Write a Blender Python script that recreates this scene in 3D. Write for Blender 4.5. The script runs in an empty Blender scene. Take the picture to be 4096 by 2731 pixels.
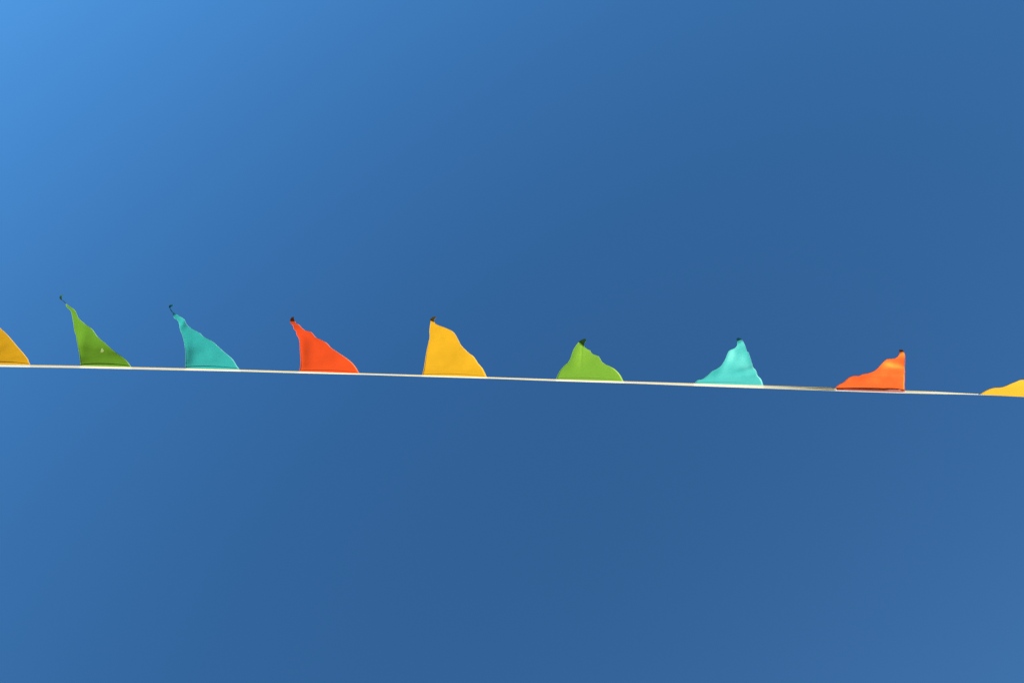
import bpy, math, random
from mathutils import Vector, Matrix, noise

SC = bpy.context.scene
COL = SC.collection
rad = math.radians

# ------------------------------------------------------------------ camera
CAM_AZ, CAM_EL, CAM_ROLL, FOCAL = rad(-84), rad(57), rad(145), 28.0
CAM_POS = Vector((0, 0, 1.6))
fwd = Vector((math.cos(CAM_EL)*math.cos(CAM_AZ), math.cos(CAM_EL)*math.sin(CAM_AZ), math.sin(CAM_EL)))
r0 = fwd.cross(Vector((0, 0, 1))).normalized()
u0 = r0.cross(fwd)
right = r0*math.cos(CAM_ROLL) + u0*math.sin(CAM_ROLL)
up = -r0*math.sin(CAM_ROLL) + u0*math.cos(CAM_ROLL)
cam_data = bpy.data.cameras.new('camera')
cam = bpy.data.objects.new('camera', cam_data)
COL.objects.link(cam)
cam.matrix_world = Matrix((
    (right.x, up.x, -fwd.x, CAM_POS.x),
    (right.y, up.y, -fwd.y, CAM_POS.y),
    (right.z, up.z, -fwd.z, CAM_POS.z),
    (0, 0, 0, 1)))
cam_data.lens = FOCAL
cam_data.sensor_width = 36.0
cam_data.clip_end = 6000
SC.camera = cam

# ------------------------------------------------------------------ sky, sun, exposure
SUN_EL, SUN_AZ = rad(30), rad(90)                  # azimuth measured from +X towards +Y
world = bpy.data.worlds.new('World')
SC.world = world
world.use_nodes = True
wn = world.node_tree
sky = wn.nodes.new('ShaderNodeTexSky')
sky.sky_type = 'NISHITA'
sky.sun_disc = False
sky.sun_elevation = SUN_EL
sky.sun_rotation = 0.0                             # sun towards +Y
sky.air_density, sky.dust_density, sky.ozone_density = 1.0, 3.0, 10.0
tint = wn.nodes.new('ShaderNodeMix')
tint.data_type = 'RGBA'
tint.blend_type = 'MULTIPLY'
tint.inputs[0].default_value = 1.0
tint.inputs[7].default_value = (0.59, 0.985, 1.0, 1)    # the camera's deep, clean blue
wn.links.new(sky.outputs[0], tint.inputs[6])
wn.links.new(tint.outputs[2], wn.nodes['Background'].inputs[0])
wn.nodes['Background'].inputs[1].default_value = 0.11

sun_data = bpy.data.lights.new('sun', 'SUN')
sun_data.energy = 3.55
sun_data.angle = rad(0.53)
sun_data.color = (1.0, 0.92, 0.76)
sun = bpy.data.objects.new('sun', sun_data)
COL.objects.link(sun)
sun_dir = Vector((math.cos(SUN_EL)*math.cos(SUN_AZ), math.cos(SUN_EL)*math.sin(SUN_AZ), math.sin(SUN_EL)))
sun.rotation_euler = sun_dir.to_track_quat('Z', 'Y').to_euler()
sun.location = sun_dir*20

vs = SC.view_settings
vs.view_transform = 'Standard'
vs.look = 'None'
vs.gamma = 1
vs.exposure = 0.72

# ------------------------------------------------------------------ helpers
def tag(o, label=None, cat=None, group=None, kind=None):
    if label: o['label'] = label
    if cat: o['category'] = cat
    if group: o['group'] = group
    if kind: o['kind'] = kind
    return o

def srgb(r, g, b):
    f = lambda c: (c/255/12.92) if c/255 < .04045 else ((c/255+.055)/1.055)**2.4
    return (f(r), f(g), f(b), 1)

def new_mat(name):
    m = bpy.data.materials.new(name)
    m.use_nodes = True
    return m, m.node_tree, m.node_tree.nodes['Principled BSDF']

def cloth_mat(name, col, translucency=0.06, through=None, sheen=(1, 1, 1), sheen_fac=0.0, vary=0.05, weave=0.04):
    """thin woven polyester: satin face, fine weave bump, faint uneven dye, a little light through it"""
    m, nt, p = new_mat(name)
    tc = nt.nodes.new('ShaderNodeTexCoord')
    n1 = nt.nodes.new('ShaderNodeTexNoise')
    n1.inputs['Scale'].default_value = 22
    n1.inputs['Detail'].default_value = 6
    nt.links.new(tc.outputs['Object'], n1.inputs['Vector'])
    hs = nt.nodes.new('ShaderNodeMix')
    hs.data_type = 'RGBA'
    hs.inputs[6].default_value = tuple(c*(1-vary) for c in col[:3]) + (1,)
    hs.inputs[7].default_value = tuple(min(.9, c*(1+vary)+.003) for c in col[:3]) + (1,)
    nt.links.new(n1.outputs['Fac'], hs.inputs[0])
    nt.links.new(hs.outputs[2], p.inputs['Base Color'])
    p.inputs['Roughness'].default_value = 0.7
    p.inputs['Specular IOR Level'].default_value = 0.04
    n2 = nt.nodes.new('ShaderNodeTexNoise')
    n2.inputs['Scale'].default_value = 260
    n2.inputs['Detail'].default_value = 4
    nt.links.new(tc.outputs['Object'], n2.inputs['Vector'])
    b = nt.nodes.new('ShaderNodeBump')
    b.inputs['Strength'].default_value = weave
    b.inputs['Distance'].default_value = 0.002
    nt.links.new(n2.outputs['Fac'], b.inputs['Height'])
    nt.links.new(b.outputs['Normal'], p.inputs['Normal'])
    tr = nt.nodes.new('ShaderNodeBsdfTranslucent')
    if through: tr.inputs['Color'].default_value = tuple(through)+(1,)
    else: nt.links.new(hs.outputs[2], tr.inputs['Color'])
    gl = nt.nodes.new('ShaderNodeBsdfAnisotropic')          # broad satin gloss of the dyed yarn
    gl.inputs['Color'].default_value = tuple(sheen) + (1,)
    gl.inputs['Roughness'].default_value = 0.55
    nt.links.new(b.outputs['Normal'], gl.inputs['Normal'])
    ms = nt.nodes.new('ShaderNodeMixShader')
    ms.inputs[0].default_value = sheen_fac
    nt.links.new(p.outputs[0], ms.inputs[1])
    nt.links.new(gl.outputs[0], ms.inputs[2])
    mx = nt.nodes.new('ShaderNodeMixShader')
    mx.inputs[0].default_value = translucency
    nt.links.new(ms.outputs[0], mx.inputs[1])
    nt.links.new(tr.outputs[0], mx.inputs[2])
    nt.links.new(mx.outputs[0], nt.nodes['Material Output'].inputs['Surface'])
    return m

MATS = {
    'green':  cloth_mat('green_cloth',  (0.098, 0.262, 0.004), sheen=(1, 1, .20), sheen_fac=.18, through=(.02, .10, 0), translucency=.01),
    'teal':   cloth_mat('teal_cloth',   (0.006, 0.360, 0.290), sheen=(.7, 1, .9), sheen_fac=.16, through=(0, .10, .08), translucency=.01),
    'red':    cloth_mat('orange_red_cloth', (0.86, 0.006, 0.000), sheen=(1, .76, .10), sheen_fac=.21, through=(.5, .005, 0)),
    'yellow': cloth_mat('yellow_cloth', (0.80, 0.350, 0.000), sheen=(1, .9, .16), sheen_fac=.14, through=(.9, .13, 0), translucency=.12),
}
EDGE = {
    'green':  cloth_mat('green_cut_edge',  (0.30, 0.50, 0.20), .2),
    'teal':   cloth_mat('teal_cut_edge',   (0.20, 0.56, 0.54), .2),
    'red':    cloth_mat('pink_cut_edge',   (0.82, 0.20, 0.16), .2),
    'yellow': cloth_mat('yellow_cut_edge', (0.86, 0.55, 0.16), .2),
}

# the bunting hangs in one upright plane, a little under a metre in front of the camera and high over it
PLANE_AZ, PLANE_DIST = rad(312), 0.98
N_FAR = Vector((math.cos(PLANE_AZ), math.sin(PLANE_AZ), 0))     # away from the camera
N_FACE = -N_FAR                                                # the face the sun and the camera see
F_PX = FOCAL/36*4096

def ray(px, py):
    return (right*((px-2048)/F_PX) - up*((py-1365.5)/F_PX) + fwd)

def at(px, py, o=0.0):
    """point of the hanging plane seen at a photograph pixel, pushed o metres towards the sunny side"""
    d = ray(px, py)
    return CAM_POS + d*((PLANE_DIST-o)/d.dot(N_FAR))

def mesh_obj(name, verts, faces, mat, parent=None, smooth=True, thick=0.0, origin=None):
    me = bpy.data.meshes.new(name)
    org = origin if origin is not None else Vector((0, 0, 0))
    me.from_pydata([tuple(Vector(v)-org) for v in verts], [], faces)
    me.update()
    if smooth:
        me.polygons.foreach_set('use_smooth', [True]*len(me.polygons))
    me.materials.append(mat)
    o = bpy.data.objects.new(name, me)
    COL.objects.link(o)
    if parent: o.parent = parent
    elif origin is not None: o.location = org
    if thick:
        s = o.modifiers.new('thickness', 'SOLIDIFY')
        s.thickness = thick
        s.offset = -1
    return o

def grid_faces(nr, nc):
    """rows x cols, wound so that the normal looks to the sunny side"""
    return [(r*nc+c, r*nc+c+1, (r+1)*nc+c+1, (r+1)*nc+c) for r in range(nr-1) for c in range(nc-1)]

def catmull(pts, n):
    """n points evenly spaced along a smooth curve through pts"""
    P = [Vector((p[0], p[1])) for p in pts]
    if len(P) < 3:
        dense = [P[0].lerp(P[-1], i/20) for i in range(21)]
    else:
        E = [P[0]*2-P[1]] + P + [P[-1]*2-P[-2]]
        dense = []
        for i in range(1, len(E)-2):
            for k in range(12):
                t = k/12
                a, b, c, d = E[i-1], E[i], E[i+1], E[i+2]
                dense.append(.5*((2*b)+(c-a)*t+(2*a-5*b+4*c-d)*t*t+(3*b-a-3*c+d)*t**3))
        dense.append(P[-1])
    L = [0]
    for i in range(1, len(dense)): L.append(L[-1]+(dense[i]-dense[i-1]).length)
    out, j = [], 0
    for i in range(n):
        s = L[-1]*i/(n-1)
        while j < len(L)-2 and L[j+1] < s: j += 1
        f = (s-L[j])/max(1e-9, L[j+1]-L[j])
        out.append(dense[j].lerp(dense[j+1], min(1, max(0, f))))
    return out

def sstep(x, a, b):
    t = min(1, max(0, (x-a)/(b-a)))
    return t*t*(3-2*t)

# ------------------------------------------------------------------ ground, far below the view
gm, gnt, gp = new_mat('dry_earth')
gn = gnt.nodes.new('ShaderNodeTexNoise'); gn.inputs['Scale'].default_value = 3; gn.inputs['Detail'].default_value = 8
gr = gnt.nodes.new('ShaderNodeValToRGB')
gr.color_ramp.elements[0].color = (0.030, 0.024, 0.019, 1)
gr.color_ramp.elements[1].color = (0.055, 0.043, 0.032, 1)
gtc = gnt.nodes.new('ShaderNodeTexCoord')
gnt.links.new(gtc.outputs['Object'], gn.inputs['Vector'])
gnt.links.new(gn.outputs['Fac'], gr.inputs[0])
gnt.links.new(gr.outputs[0], gp.inputs['Base Color'])
gp.inputs['Roughness'].default_value = 0.95
S = 2500
tag(mesh_obj('ground', [(-S, -S, 0), (S, -S, 0), (S, S, 0), (-S, S, 0)], [(0, 1, 2, 3)], gm, smooth=False), kind='structure')

# ------------------------------------------------------------------ the tape
TOP = [(-260,1449.5),(0,1456.7),(200,1459.2),(322,1461.5),(524,1466.3),(741,1471.5),(958,1476.8),(1196,1484),(1436,1491),(1689,1498.6),
       (1947,1506.4),(2224,1515.6),(2494,1523.6),(2774,1531.6),(3053,1539.6),(3200,1544),(3339,1549),(3480,1554.5),(3619,1559.9),(3700,1562.5),
       (3810,1568.8),(3900,1573.6),(3960,1576.5),(4096,1582),(4420,1592)]
BOT = [(-260,1460),(0,1466),(240,1469.3),(560,1476),(640,1478),(1000,1485.4),(1120,1488.6),(1480,1497.5),(1640,1502.9),(2000,1513.4),
       (2180,1520.6),(2540,1532.6),(2740,1540.8),(3100,1553.7),(3300,1561.0),(3480,1567.2),(3619,1571.4),(3700,1573.2),(3810,1575.6),(3900,1577.2),
       (3960,1579.5),(4096,1585),(4420,1595)]
def lin(tab, x):
    for (a, ya), (b, yb) in zip(tab, tab[1:]):
        if x <= b or (b, yb) == tab[-1]:
            return ya+(yb-ya)*(x-a)/(b-a)
def smooth_lin(tab, x, w=24):
    return sum(lin(tab, x+k*w) for k in (-2, -1, 0, 1, 2))/5

FLAG_SPANS = [(-78,120),(321.7,523.7),(740.6,957.5),(1195.8,1436.4),(1688.9,1947),(2224.3,2494),(2776.7,3053.4),(3340.2,3619.1),(3911.9,4202)]
TAPE_W = 0.018
def tape_lower(px, top, bot):
    TAPE_W = 0.018-.0072*sstep(px, 2850, 3250)
    """where the free edge of a tape TAPE_W wide lies, given the photo ray it is seen on: the solution leaning to the sun"""
    A = at(px, top)
    d = ray(px, bot).normalized()
    v = CAM_POS-A
    b = v.dot(d); c = v.dot(v)-TAPE_W**2
    disc = max(0, b*b-c)
    q = math.sqrt(disc)
    c1, c2 = CAM_POS+d*(-b-q), CAM_POS+d*(-b+q)
    tdir = (at(px+40, smooth_lin(TOP, px+40))-at(px-40, smooth_lin(TOP, px-40))).normalized()
    best = None
    for cnd in (c1, c2):
        nn = tdir.cross(cnd-A).normalized()
        if nn.dot(fwd) > 0: nn = -nn
        s = nn.dot(sun_dir)
        if best is None or s > best[0]: best = (s, cnd)
    return A, best[1], best[0]

tm, tnt, tp = new_mat('cream_tape')
tat = tnt.nodes.new('ShaderNodeAttribute'); tat.attribute_name = 'layers'
tmx = tnt.nodes.new('ShaderNodeMix'); tmx.data_type = 'RGBA'
tmx.inputs[6].default_value = (0.72, 0.58, 0.35, 1)      # two layers of thin tape
tmx.inputs[7].default_value = (0.90, 0.73, 0.48, 1)      # with a pennant's allowance sewn between them
tnt.links.new(tat.outputs['Fac'], tmx.inputs[0])
tno = tnt.nodes.new('ShaderNodeTexNoise'); tno.inputs['Scale'].default_value = 120; tno.inputs['Detail'].default_value = 5
ttc = tnt.nodes.new('ShaderNodeTexCoord'); tnt.links.new(ttc.outputs['Object'], tno.inputs['Vector'])
tmul = tnt.nodes.new('ShaderNodeMix'); tmul.data_type = 'RGBA'; tmul.blend_type = 'MULTIPLY'
tmul.inputs[0].default_value = 0.12
tnt.links.new(tmx.outputs[2], tmul.inputs[6]); tnt.links.new(tno.outputs['Fac'], tmul.inputs[7])
tnt.links.new(tmul.outputs[2], tp.inputs['Base Color'])
tp.inputs['Roughness'].default_value = 0.5

xs, x = [], -260.0
while x <= 4420:
    xs.append(x); x += 8 if x < 3150 or x > 3360 else 3
NC = 13
tv, tl = [], []
for x in xs:
    t, b = smooth_lin(TOP, x), smooth_lin(BOT, x)+.8*sstep(x, 900, 1200)*(1-sstep(x, 2200, 2600))
    A, B, s = tape_lower(x, t, b)
    crease = sstep(x, 3170, 3335)*(1-sstep(x, 3336, 3350))
    tdir = (at(x+20, smooth_lin(TOP, x+20))-at(x-20, smooth_lin(TOP, x-20))).normalized()
    nn = tdir.cross(B-A).normalized()
    if nn.dot(fwd) > 0: nn = -nn
    lay = max(0.0, max(sstep(x, a-3, a+3)*(1-sstep(x, b_-3, b_+3)) for a, b_ in FLAG_SPANS))
    for c in range(NC):
        f = c/(NC-1)
        p = A.lerp(B, f)
        p += nn*(0.0009*crease*math.sin(f*math.pi*5+.6)) + nn*0.0007*math.sin(f*math.pi)
        tv.append(p); tl.append(lay)
for side, idx in ((-1, 0), (1, len(xs)-1)):     # carry the tape on past the picture
    row = tv[idx*NC:(idx+1)*NC]
    ref = tv[(idx-side*20)*NC:(idx-side*20+1)*NC]
    dd = (row[0]-ref[0]).normalized()*1.6
    new = [p+dd for p in row]
    if side < 0: tv = new+tv; tl = [0]*NC+tl
    else: tv = tv+new; tl = tl+[0]*NC
NR = len(tv)//NC
tape = mesh_obj('tape', tv, [tuple(reversed(f)) for f in grid_faces(NR, NC)], tm, thick=0.0006, origin=at(2048, 1512))
a_ = tape.data.attributes.new('layers', 'FLOAT', 'POINT')
a_.data.foreach_set('value', tl)
tag(tape, 'long narrow cream tape stretched across the blue sky with pennants sewn along it', 'tape')

# the rolled back selvedge that shows as a pale line under the twisted stretch of tape
sm, snt, sp = new_mat('pale_selvedge')
sp.inputs['Base Color'].default_value = (0.82, 0.80, 0.72, 1)
sp.inputs['Roughness'].default_value = 0.5
sv = []
sx = list(range(3080, 3921, 12))
for x in sx:
    k = sstep(x, 3080, 3200)
    b = smooth_lin(BOT, x)
    h = 3.4*k
    _, B, _ = tape_lower(x, smooth_lin(TOP, x), b)
    d = ray(x, b-h*.5).normalized()
    dist = (B-CAM_POS).length
    r_ = h*.5/F_PX*dist*.8 + 1e-5
    c0 = CAM_POS + d*dist
    tdir = (at(x+20, smooth_lin(BOT, x+20))-at(x-20, smooth_lin(BOT, x-20))).normalized()
    e1 = N_FACE; e2 = tdir.cross(e1).normalized(); e1 = e2.cross(tdir).normalized()
    for a in range(8):
        th = a*math.pi/4
        sv.append(c0+e1*(math.cos(th)*r_)+e2*(math.sin(th)*r_))
sf = [(i*8+j, i*8+(j+1) % 8, (i+1)*8+(j+1) % 8, (i+1)*8+j) for i in range(len(sx)-1) for j in range(8)]
mesh_obj('selvedge', [v-tape.location for v in sv], sf, sm, tape)

# ------------------------------------------------------------------ the pennants
K = 360/1568
def loc(ox, oy, pts, k=K): return [(ox+x*k, oy+y*k) for x, y in pts]
K2 = 120/1568
K3 = 240/1568

def build_flag(colour, label, LB, RB, LT, RT, depth, hem_px=8, base_arc=0.0, hem_mat=None, nb=64, ntp=26, hem_pts=None, dark_tip=None):
    """LB/RB: left and right edges of the cloth from the tape to the neck, LT/RT: on to the tip, in photo pixels.
       depth(X, Y, s, u, v): metres towards the sunny side"""
    base_c = at((LB[0][0]+RB[0][0])/2, (LB[0][1]+RB[0][1])/2)
    root = bpy.data.objects.new('pennant', None)
    COL.objects.link(root)
    root.location = base_c
    tag(root, label, 'pennant', 'pennants along the tape')
    L = catmull(LB, nb) ; Rr = catmull(RB, nb)
    if LT:
        l2 = catmull([LB[-1]]+LT, ntp); r2 = catmull([RB[-1]]+RT, ntp)
        L = L+l2[1:]; Rr = Rr+r2[1:]
    NU = 33
    rows = []
    cum = 0; prev = None
    bw = (Rr[0]-L[0]).length
    for i, (a, b) in enumerate(zip(L, Rr)):
        mid = (a+b)/2
        if prev is not None: cum += (mid-prev).length
        prev = mid
        rows.append((a, b, cum, i/(len(L)-1)))
    neck = rows[nb-1][2]
    verts, grid = [], []
    W = at(*L[0]), at(*Rr[0])
    m_per_px = (W[1]-W[0]).length/bw
    for a, b, s, v in rows:
        rw = []
        for j in range(NU):
            u = j/(NU-1)
            p = a.lerp(b, u)
            lift = base_arc*(math.sin(math.pi*u)**.6)*max(0, 1-s/40)**2
            y = p.y-lift
            o = depth(p.x, y, s, u, v, neck, m_per_px)
            slope, relief = o
            o = slope + relief*(sstep(s, -10, 45) if s < 45 else 1)
            P = at(p.x, y, o)
            rw.append(P)
        verts += rw; grid.append(rw)
    nr = len(rows)
    loc0 = root.location
    cl = mesh_obj('cloth', [p-loc0 for p in verts], [tuple(reversed(f)) for f in grid_faces(nr, NU)], MATS[colour], root, thick=0.0005)
    # hem: the doubled strip folded over the seam, arching a little over the tape
    if hem_px:
        hv = []
        HC = 6
        for j in range(NU):
            u = j/(NU-1)
            p = L[0].lerp(Rr[0], u)
            arc = hem_px*(math.sin(math.pi*u)**.55)
            for k in range(HC):
                f = k/(HC-1)
                # roll: stands proud at the seam line, tucks in under the crease
                oo = 0.0002 + .0003*math.sin(f*math.pi)
                sl, rl = depth(p.x, p.y-arc*f, arc*f, u, 0, neck, m_per_px)
                oo += sl + rl*sstep(arc*f, -10, 45)
                hv.append(at(p.x, p.y-arc*f+1.0*(1-f), oo + .0003)-loc0)
        mesh_obj('hem', hv, grid_faces(NU, HC), MATS[colour], root, thick=0.0004)
    # raw cut edges: a thin paler strip along both sides
    w = 1.4
    for side, poly in ((0, L), (1, Rr)):
        ev = []
        for i, (a, b, s, v) in enumerate(rows):
            ww = min((w if s < neck else w*.6)/max(1e-6, (b-a).length), .15)
            p = grid[i][0] if side == 0 else grid[i][-1]
            q = grid[i][0].lerp(grid[i][-1], ww) if side == 0 else grid[i][-1].lerp(grid[i][0], ww)
            # follow the surface: use the neighbouring column when it is closer
            off = N_FACE*0.0007-fwd*0.0004
            ev += [p-loc0+off, q-loc0+off]
        ev = ev[:2*nb]                              # the curled tip shows no edge
        fc = [(2*i, 2*i+1, 2*i+3, 2*i+2) for i in range(nb-1)]
        if side == 0: fc = [tuple(reversed(f)) for f in fc]
        mesh_obj('cut_edge', ev, fc, EDGE[colour], root, thick=0.0003)
    return root, cl, m_per_px

def G(X, Y, cx, cy, sx, sy, ang=0):
    c, s_ = math.cos(ang), math.sin(ang)
    dx, dy = X-cx, Y-cy
    a = (dx*c+dy*s_)/sx; b = (-dx*s_+dy*c)/sy
    return math.exp(-.5*(a*a+b*b))

def make_depth(tilt, curl, hemroll=1.0, side=0.0, feats=(), belly=0.0, wr=0.45, seed=0, curl_start=0.0, lat=0.0):
    """tilt: slope away from the sun per metre hung; curl: slope of the streaming tip; feats: folds (x, y, sx, sy, angle, mm)"""
    def depth(X, Y, s, u, v, neck, mpp):
        k = .55*neck                                  # the slope eases off towards the tip
        h = (s if s < k*.5 else k*.5+k*(1-math.exp(-(s-k*.5)/k)))*mpp/.5
        slope = -tilt*h
        o = 0.0
        o += belly*math.sin(min(1, s/neck)*math.pi)*.02
        o += side*(u-.5)*sstep(s, 0, neck*.5)*.1*(1-.7*v)
        o -= hemroll*0.0030*sstep(s, 4, 24)
        if s > neck+curl_start:
            d = (s-neck-curl_start)*mpp
            o -= curl*(d-.004*(1-math.exp(-d/.004)))
            o += lat*.01*u*sstep(s, neck+curl_start, neck+curl_start+10)
        for f in feats:
            o += f[5]*.001*G(X, Y, *f[:5])
        nz = noise.noise(Vector((X*.011+seed*7.3, Y*.017, seed)))*.0035 + noise.noise(Vector((X*.03, Y*.04, seed+9)))*.0008
        o += wr*nz*sstep(s, 0, 40)
        return slope, o
    return depth

# leftmost, cut by the frame
L0 = loc(0,1260,[(-510,1262),(-560,900),(-640,500),(-700,100),(-730,-150)],K3)
R0 = loc(0,1260,[(785,1285),(760,1230),(730,1150),(680,1080),(600,980),(470,835),(350,690),(200,520),(100,420),(0,335),(-150,180),(-350,20),(-520,-80)],K3)
build_flag('yellow','amber pennant cut off by the left edge of the photo, beside the dark green one',
    L0,R0,loc(0,1260,[(-760,-300)],K3),loc(0,1260,[(-740,-290)],K3),
    make_depth(.20,1.2,side=.1,hemroll=.3,seed=1))

L1 = loc(200,1160,[(530,1308),(525,1230),(505,1080),(480,950),(465,860),(450,780),(425,705),(410,590),(395,500),(370,380),(345,340),(290,290),(272,235)])
R1 = loc(200,1160,[(1410,1330),(1370,1270),(1325,1215),(1260,1160),(1150,1085),(1060,1010),(960,920),(830,810),(770,725),(720,665),(600,580),(500,490),(465,410),(430,345),(345,285)])
LT1 = loc(220,1160,[(580,850),(550,720),(470,620),(380,550),(280,490),(240,420),(240,350),(290,290),(360,260),(415,265)],K2)
RT1 = loc(220,1160,[(720,850),(640,780),(570,700),(480,590),(395,540),(350,450),(345,390),(370,330),(410,295),(425,278)],K2)
f1 = build_flag('green','darkest green pennant with a long thin curled tip and a small pale spot',
    L1,R1,LT1,RT1,
    make_depth(.22,1.1,wr=.25,side=.06,hemroll=.3,seed=2,feats=[(330,1370,16,70,.15,-1.5)]))

L2 = loc(640,1180,[(438,1262),(443,1150),(442,1000),(428,870),(410,780),(385,690),(350,600),(330,490),(305,435),(250,400),(235,365)])
R2 = loc(640,1180,[(1383,1288),(1340,1230),(1270,1120),(1190,1045),(1110,980),(1010,890),(900,795),(760,720),(695,660),(600,605),(520,560),(460,500),(430,430),(395,400),(320,355)])
LT2 = loc(650,1200,[(540,680),(520,640),(460,590),(405,490),(370,420),(340,360),(350,300),(410,260),(490,240),(545,260),(568,300)],K2)
RT2 = loc(650,1200,[(720,740),(600,670),(520,590),(440,500),(410,450),(420,390),(460,350),(500,330),(540,325),(568,318)],K2)
build_flag('teal','darker teal pennant with a long hooked black tip, second whole one from the left',
    L2,R2,LT2,RT2,
    make_depth(.16,.9,lat=.7,side=.12,hemroll=.3,seed=3,feats=[(735,1290,10,18,.6,-4),(745,1440,14,50,0,-4)]))

L3 = loc(1120,1220,[(330,1148),(350,1080),(355,950),(348,820),(342,700),(335,610),(320,560),(290,515),(275,445),(240,415),(225,350),(190,325)])
R3 = loc(1120,1220,[(1378,1183),(1340,1110),(1290,1040),(1230,980),(1140,910),(1000,815),(890,740),(820,665),(760,625),(690,590),(630,565),(590,520),(545,470),(500,455),(440,440),(380,395),(330,340),(280,315)])
LT3 = loc(1120,1220,[(177,290),(182,250),(198,222),(225,207)])
RT3 = loc(1120,1220,[(255,275),(245,245),(243,220),(240,208)])
build_flag('red','red pennant leaning left with a wavy left edge and small curled tip',
    L3,R3,LT3,RT3,
    make_depth(.06,1.3,side=.10,hemroll=.5,seed=4,curl_start=8,feats=[(1210,1420,16,50,0,-4),(1245,1340,22,10,.6,-2)]))

L4 = loc(1640,1220,[(213,1214),(245,1070),(270,900),(300,740),(330,610),(342,540),(338,450),(348,350),(358,290)])
R4 = loc(1640,1220,[(1337,1247),(1300,1165),(1255,1085),(1195,1020),(1140,935),(1100,885),(1030,835),(960,770),(890,695),(840,600),(790,510),(750,465),(700,430),(600,385),(500,350),(440,320)])
LT4 = loc(1640,1220,[(355,250),(375,225),(405,208),(435,204)])
RT4 = loc(1640,1220,[(420,285),(422,260),(438,240),(460,228)])
build_flag('yellow','whole yellow pennant with a straight left edge and brown curled tip',
    L4,R4,LT4,RT4,
    make_depth(.05,1.5,lat=1,seed=5,feats=[(1780,1320,70,22,.1,2),(1850,1430,34,34,-.7,2.5)]))

L5 = loc(2180,1280,[(193,1020),(225,940),(265,870),(345,780),(405,725),(445,650),(470,570),(505,490),(550,420),(590,375)])
R5 = loc(2180,1280,[(1368,1058),(1330,985),(1290,925),(1220,855),(1140,805),(1050,765),(990,720),(960,665),(930,625),(880,605),(810,570),(785,525),(730,500),(690,470)])
LT5 = loc(2180,1280,[(612,360),(650,338),(700,323)])
RT5 = loc(2180,1280,[(680,440),(690,400),(722,355)])
build_flag('green','bright light green pennant with a faint crease and a blunt black tip',
    L5,R5,LT5,RT5,
    make_depth(-.08,1.5,lat=2,hemroll=1.6,curl_start=-6,seed=6,feats=[(2300,1420,22,45,.3,4),(2325,1430,2.5,40,.05,-.5),(2390,1400,30,10,.4,-3),(2420,1490,80,25,.1,3)]))

L6 = loc(2740,1280,[(160,1097),(205,1045),(235,1032),(295,1025),(400,950),(460,890),(530,855),(610,805),(655,750),(700,670),(740,570),(770,525),(840,495),(880,470),(905,430),(908,370)])
R6 = loc(2740,1280,[(1365,1130),(1345,1060),(1310,1005),(1270,965),(1240,880),(1220,850),(1190,820),(1165,740),(1130,630),(1105,560),(1080,540),(1060,475),(1030,400),(1000,350),(985,340)])
LT6 = loc(2740,1280,[(898,325),(920,313)])
RT6 = loc(2740,1280,[(972,322),(940,310)])
build_flag('teal','pale turquoise pennant with a squared black tip, between light green and orange pennants',
    L6,R6,LT6,RT6,
    make_depth(-.15,2.9,hemroll=1.6,seed=7,wr=1.0,feats=[(2905,1430,14,40,.45,6),(2960,1372,30,7,-.35,4),(2990,1440,25,18,-.2,-5),(3000,1478,40,8,-.2,4),(3000,1497,35,8,-.1,-2.5),(2850,1505,60,14,-.2,3)]))

L7 = loc(3300,1320,[(175,1010),(200,975),(265,930),(320,905),(390,840),(450,805),(510,792),(590,793),(650,765),(750,748),(850,710),(920,655),(1000,565),(1060,510),(1090,500),(1190,498),(1250,470),(1285,430),(1297,385)])
R7 = loc(3300,1320,[(1390,1035),(1385,950),(1390,850),(1388,760),(1393,720),(1388,660),(1393,500),(1390,420),(1372,375)])
LT7 = loc(3300,1320,[(1290,350),(1303,343)])
RT7 = loc(3300,1320,[(1350,345),(1325,340)])
f7 = build_flag('red','light orange pennant with an upright right edge and a rosy seam showing below it',
    L7,R7,LT7,RT7,
    make_depth(-.24,2.6,hemroll=-.3,seed=8,wr=1.0,feats=[(3590,1450,30,12,.1,-6),(3590,1422,40,8,-.3,5),(3520,1470,18,30,.8,4),(3590,1475,50,7,0,2),(3590,1495,50,7,0,-2),(3400,1530,50,14,-.1,3)]),
    hem_px=0, base_arc=5.2)

L8 = loc(3856,1440,[(365,895),(430,878),(540,805),(650,755),(780,718),(900,712),(1000,700),(1080,675),(1200,620),(1350,560),(1430,525),(1500,512),(1568,515),(1750,490),(1900,400),(2000,250),(2060,100)],K3)
R8 = loc(3856,1440,[(2260,990),(2240,700),(2220,400),(2200,100),(2190,-60)],K3)
build_flag('yellow','pale lemon yellow pennant cut off by the right edge of the photo',
    L8,R8,loc(3856,1440,[(2090,0)],K3),loc(3856,1440,[(2130,-80)],K3),
    make_depth(-.25,1.5,hemroll=0,seed=9),hem_px=0)

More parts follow.
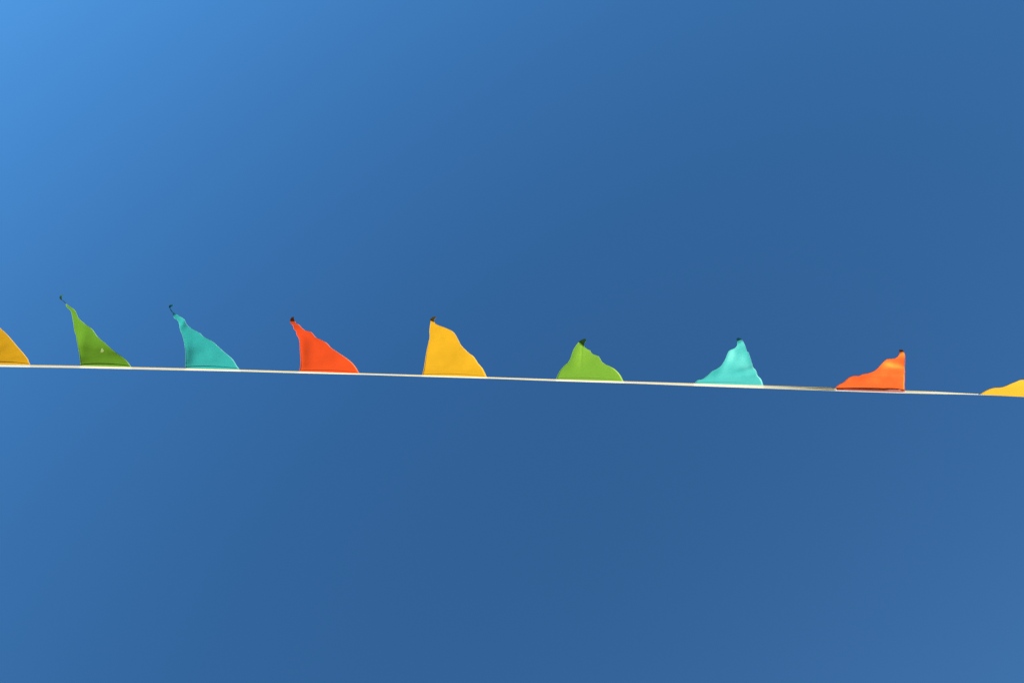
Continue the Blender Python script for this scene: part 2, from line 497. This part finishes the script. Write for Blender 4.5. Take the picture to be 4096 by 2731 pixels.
# small patch of paler colour on the dark green pennant
r1, c1, mp = f1
pm, pnt, pp = new_mat('pale_spot')
pp.inputs['Base Color'].default_value = (0.45, 0.56, 0.16, 1)
pp.inputs['Roughness'].default_value = 0.6
random.seed(4)
def surf_off(cl, root, X, Y, lift):
    """a point just in front of the cloth where the photo ray meets it"""
    d = ray(X, Y).normalized()
    return d
def cloth_depth(cl, root, X, Y):
    o0 = CAM_POS-root.location
    hit, p, n, i = cl.ray_cast(o0, ray(X, Y).normalized())
    return (p if hit else None)
bpy.context.view_layer.update()
spots = [[(401,1405),(404,1400),(405,1394),(409,1391),(412,1397),(415.5,1401),(414,1406),(409,1409),(404,1408.5)]]
for poly in spots:
    cx = sum(p[0] for p in poly)/len(poly); cy = sum(p[1] for p in poly)/len(poly)
    vs_, ok = [], True
    for X, Y in [(cx, cy)]+poly:
        p = cloth_depth(c1, r1, X, Y)
        if p is None: ok = False; break
        vs_.append(p-ray(X, Y).normalized()*0.0006)
    if ok:
        n_ = len(poly)
        mk = mesh_obj('pale_mark', vs_, [(0, i+1, (i+1) % n_+1) for i in range(n_)], pm, r1)

# the orange pennant's allowance, rosy through the thin tape, with the dark gap of the seam over it
r7, c7, mp7 = f7
rm = cloth_mat('rosy_sewn_cloth', (0.42, 0.055, 0.035), sheen=(1, .7, .6), sheen_fac=.08)
A7 = [(3340,1551.5),(3392,1549.6),(3438,1549),(3484,1550.6),(3530,1552.2),(3576,1553),(3600,1555),(3619,1558)]
B7 = [(3344,1553.2),(3392,1552.5),(3438,1554),(3484,1555.8),(3530,1556.8),(3576,1557.4),(3600,1559.2),(3619,1560.4)]
C7 = [(3348,1558.4),(3392,1560.6),(3438,1562.4),(3484,1564),(3530,1565.6),(3576,1567),(3600,1567.6),(3619,1568.2)]
def tape_front(X, Y, lift):
    d = ray(X, Y)
    hit, p, n, i = tape.ray_cast(CAM_POS-tape.location, d.normalized())
    if hit: return p+tape.location-d.normalized()*lift
    return at(X, Y, .004)-d.normalized()*lift
a7, b7, c7p = catmull(A7, 40), catmull(B7, 40), catmull(C7, 40)
sv = []
for i in range(40):
    u = i/39
    for f in (0, .25, .5, .75, 1):
        p = b7[i].lerp(c7p[i]+Vector((0, 1.1)), f)
        sv.append(tape_front(p.x, p.y, .0012+.0004*math.sin(f*math.pi))-r7.location)
mesh_obj('sewn_edge', sv, grid_faces(40, 5), rm, r7, thick=.0003)['label'] = 'rosy strip of cloth seen through the tape'
sv = []
for i in range(40):                              # tucked-under gap: turns down and away from the sun
    for f in (0, .5, 1):
        p = (b7[i]+Vector((0, .6))).lerp(a7[i]+Vector((0, -3.5)), f)
        sv.append(at(p.x, p.y, .0005-.016*f)-ray(p.x, p.y).normalized()*(.003-.002*f)-r7.location)
mesh_obj('seam_gap', sv, grid_faces(40, 3), MATS['red'], r7, thick=.0003)['label'] = 'dark shaded gap along the seam'

# twist of sewing thread knotted round the tape at the orange pennant's corner
km, knt, kp = new_mat('white_thread')
kp.inputs['Base Color'].default_value = (0.85, 0.80, 0.74, 1)
kp.inputs['Roughness'].default_value = 0.45
def tube(pts, r, n=6):
    v, f = [], []
    for i, p in enumerate(pts):
        t = (pts[min(i+1, len(pts)-1)]-pts[max(i-1, 0)]).normalized()
        e1 = t.orthogonal().normalized(); e2 = t.cross(e1)
        rr = r*(.35 if i in (0, len(pts)-1) else 1)
        for a in range(n):
            th = 2*math.pi*a/n
            v.append(p+e1*math.cos(th)*rr+e2*math.sin(th)*rr)
    for i in range(len(pts)-1):
        for a in range(n):
            f.append((i*n+a, i*n+(a+1) % n, (i+1)*n+(a+1) % n, (i+1)*n+a))
    return v, f
for pl, r_ in (([(3335.5,1555.5),(3338,1553.2),(3340.5,1551)], .0009), ([(3340.5,1555.5),(3342.5,1554),(3344,1552)], .0009),
               ([(3333,1558.4),(3338,1558.8),(3344,1559.6),(3360,1560),(3380,1560.6)], .00065)):
    pp_ = [tape_front(p.x, p.y, .003)-tape.location for p in catmull(pl, 9)]
    v, f = tube(pp_, r_)
    mesh_obj('knotted_thread', v, f, km, tape)
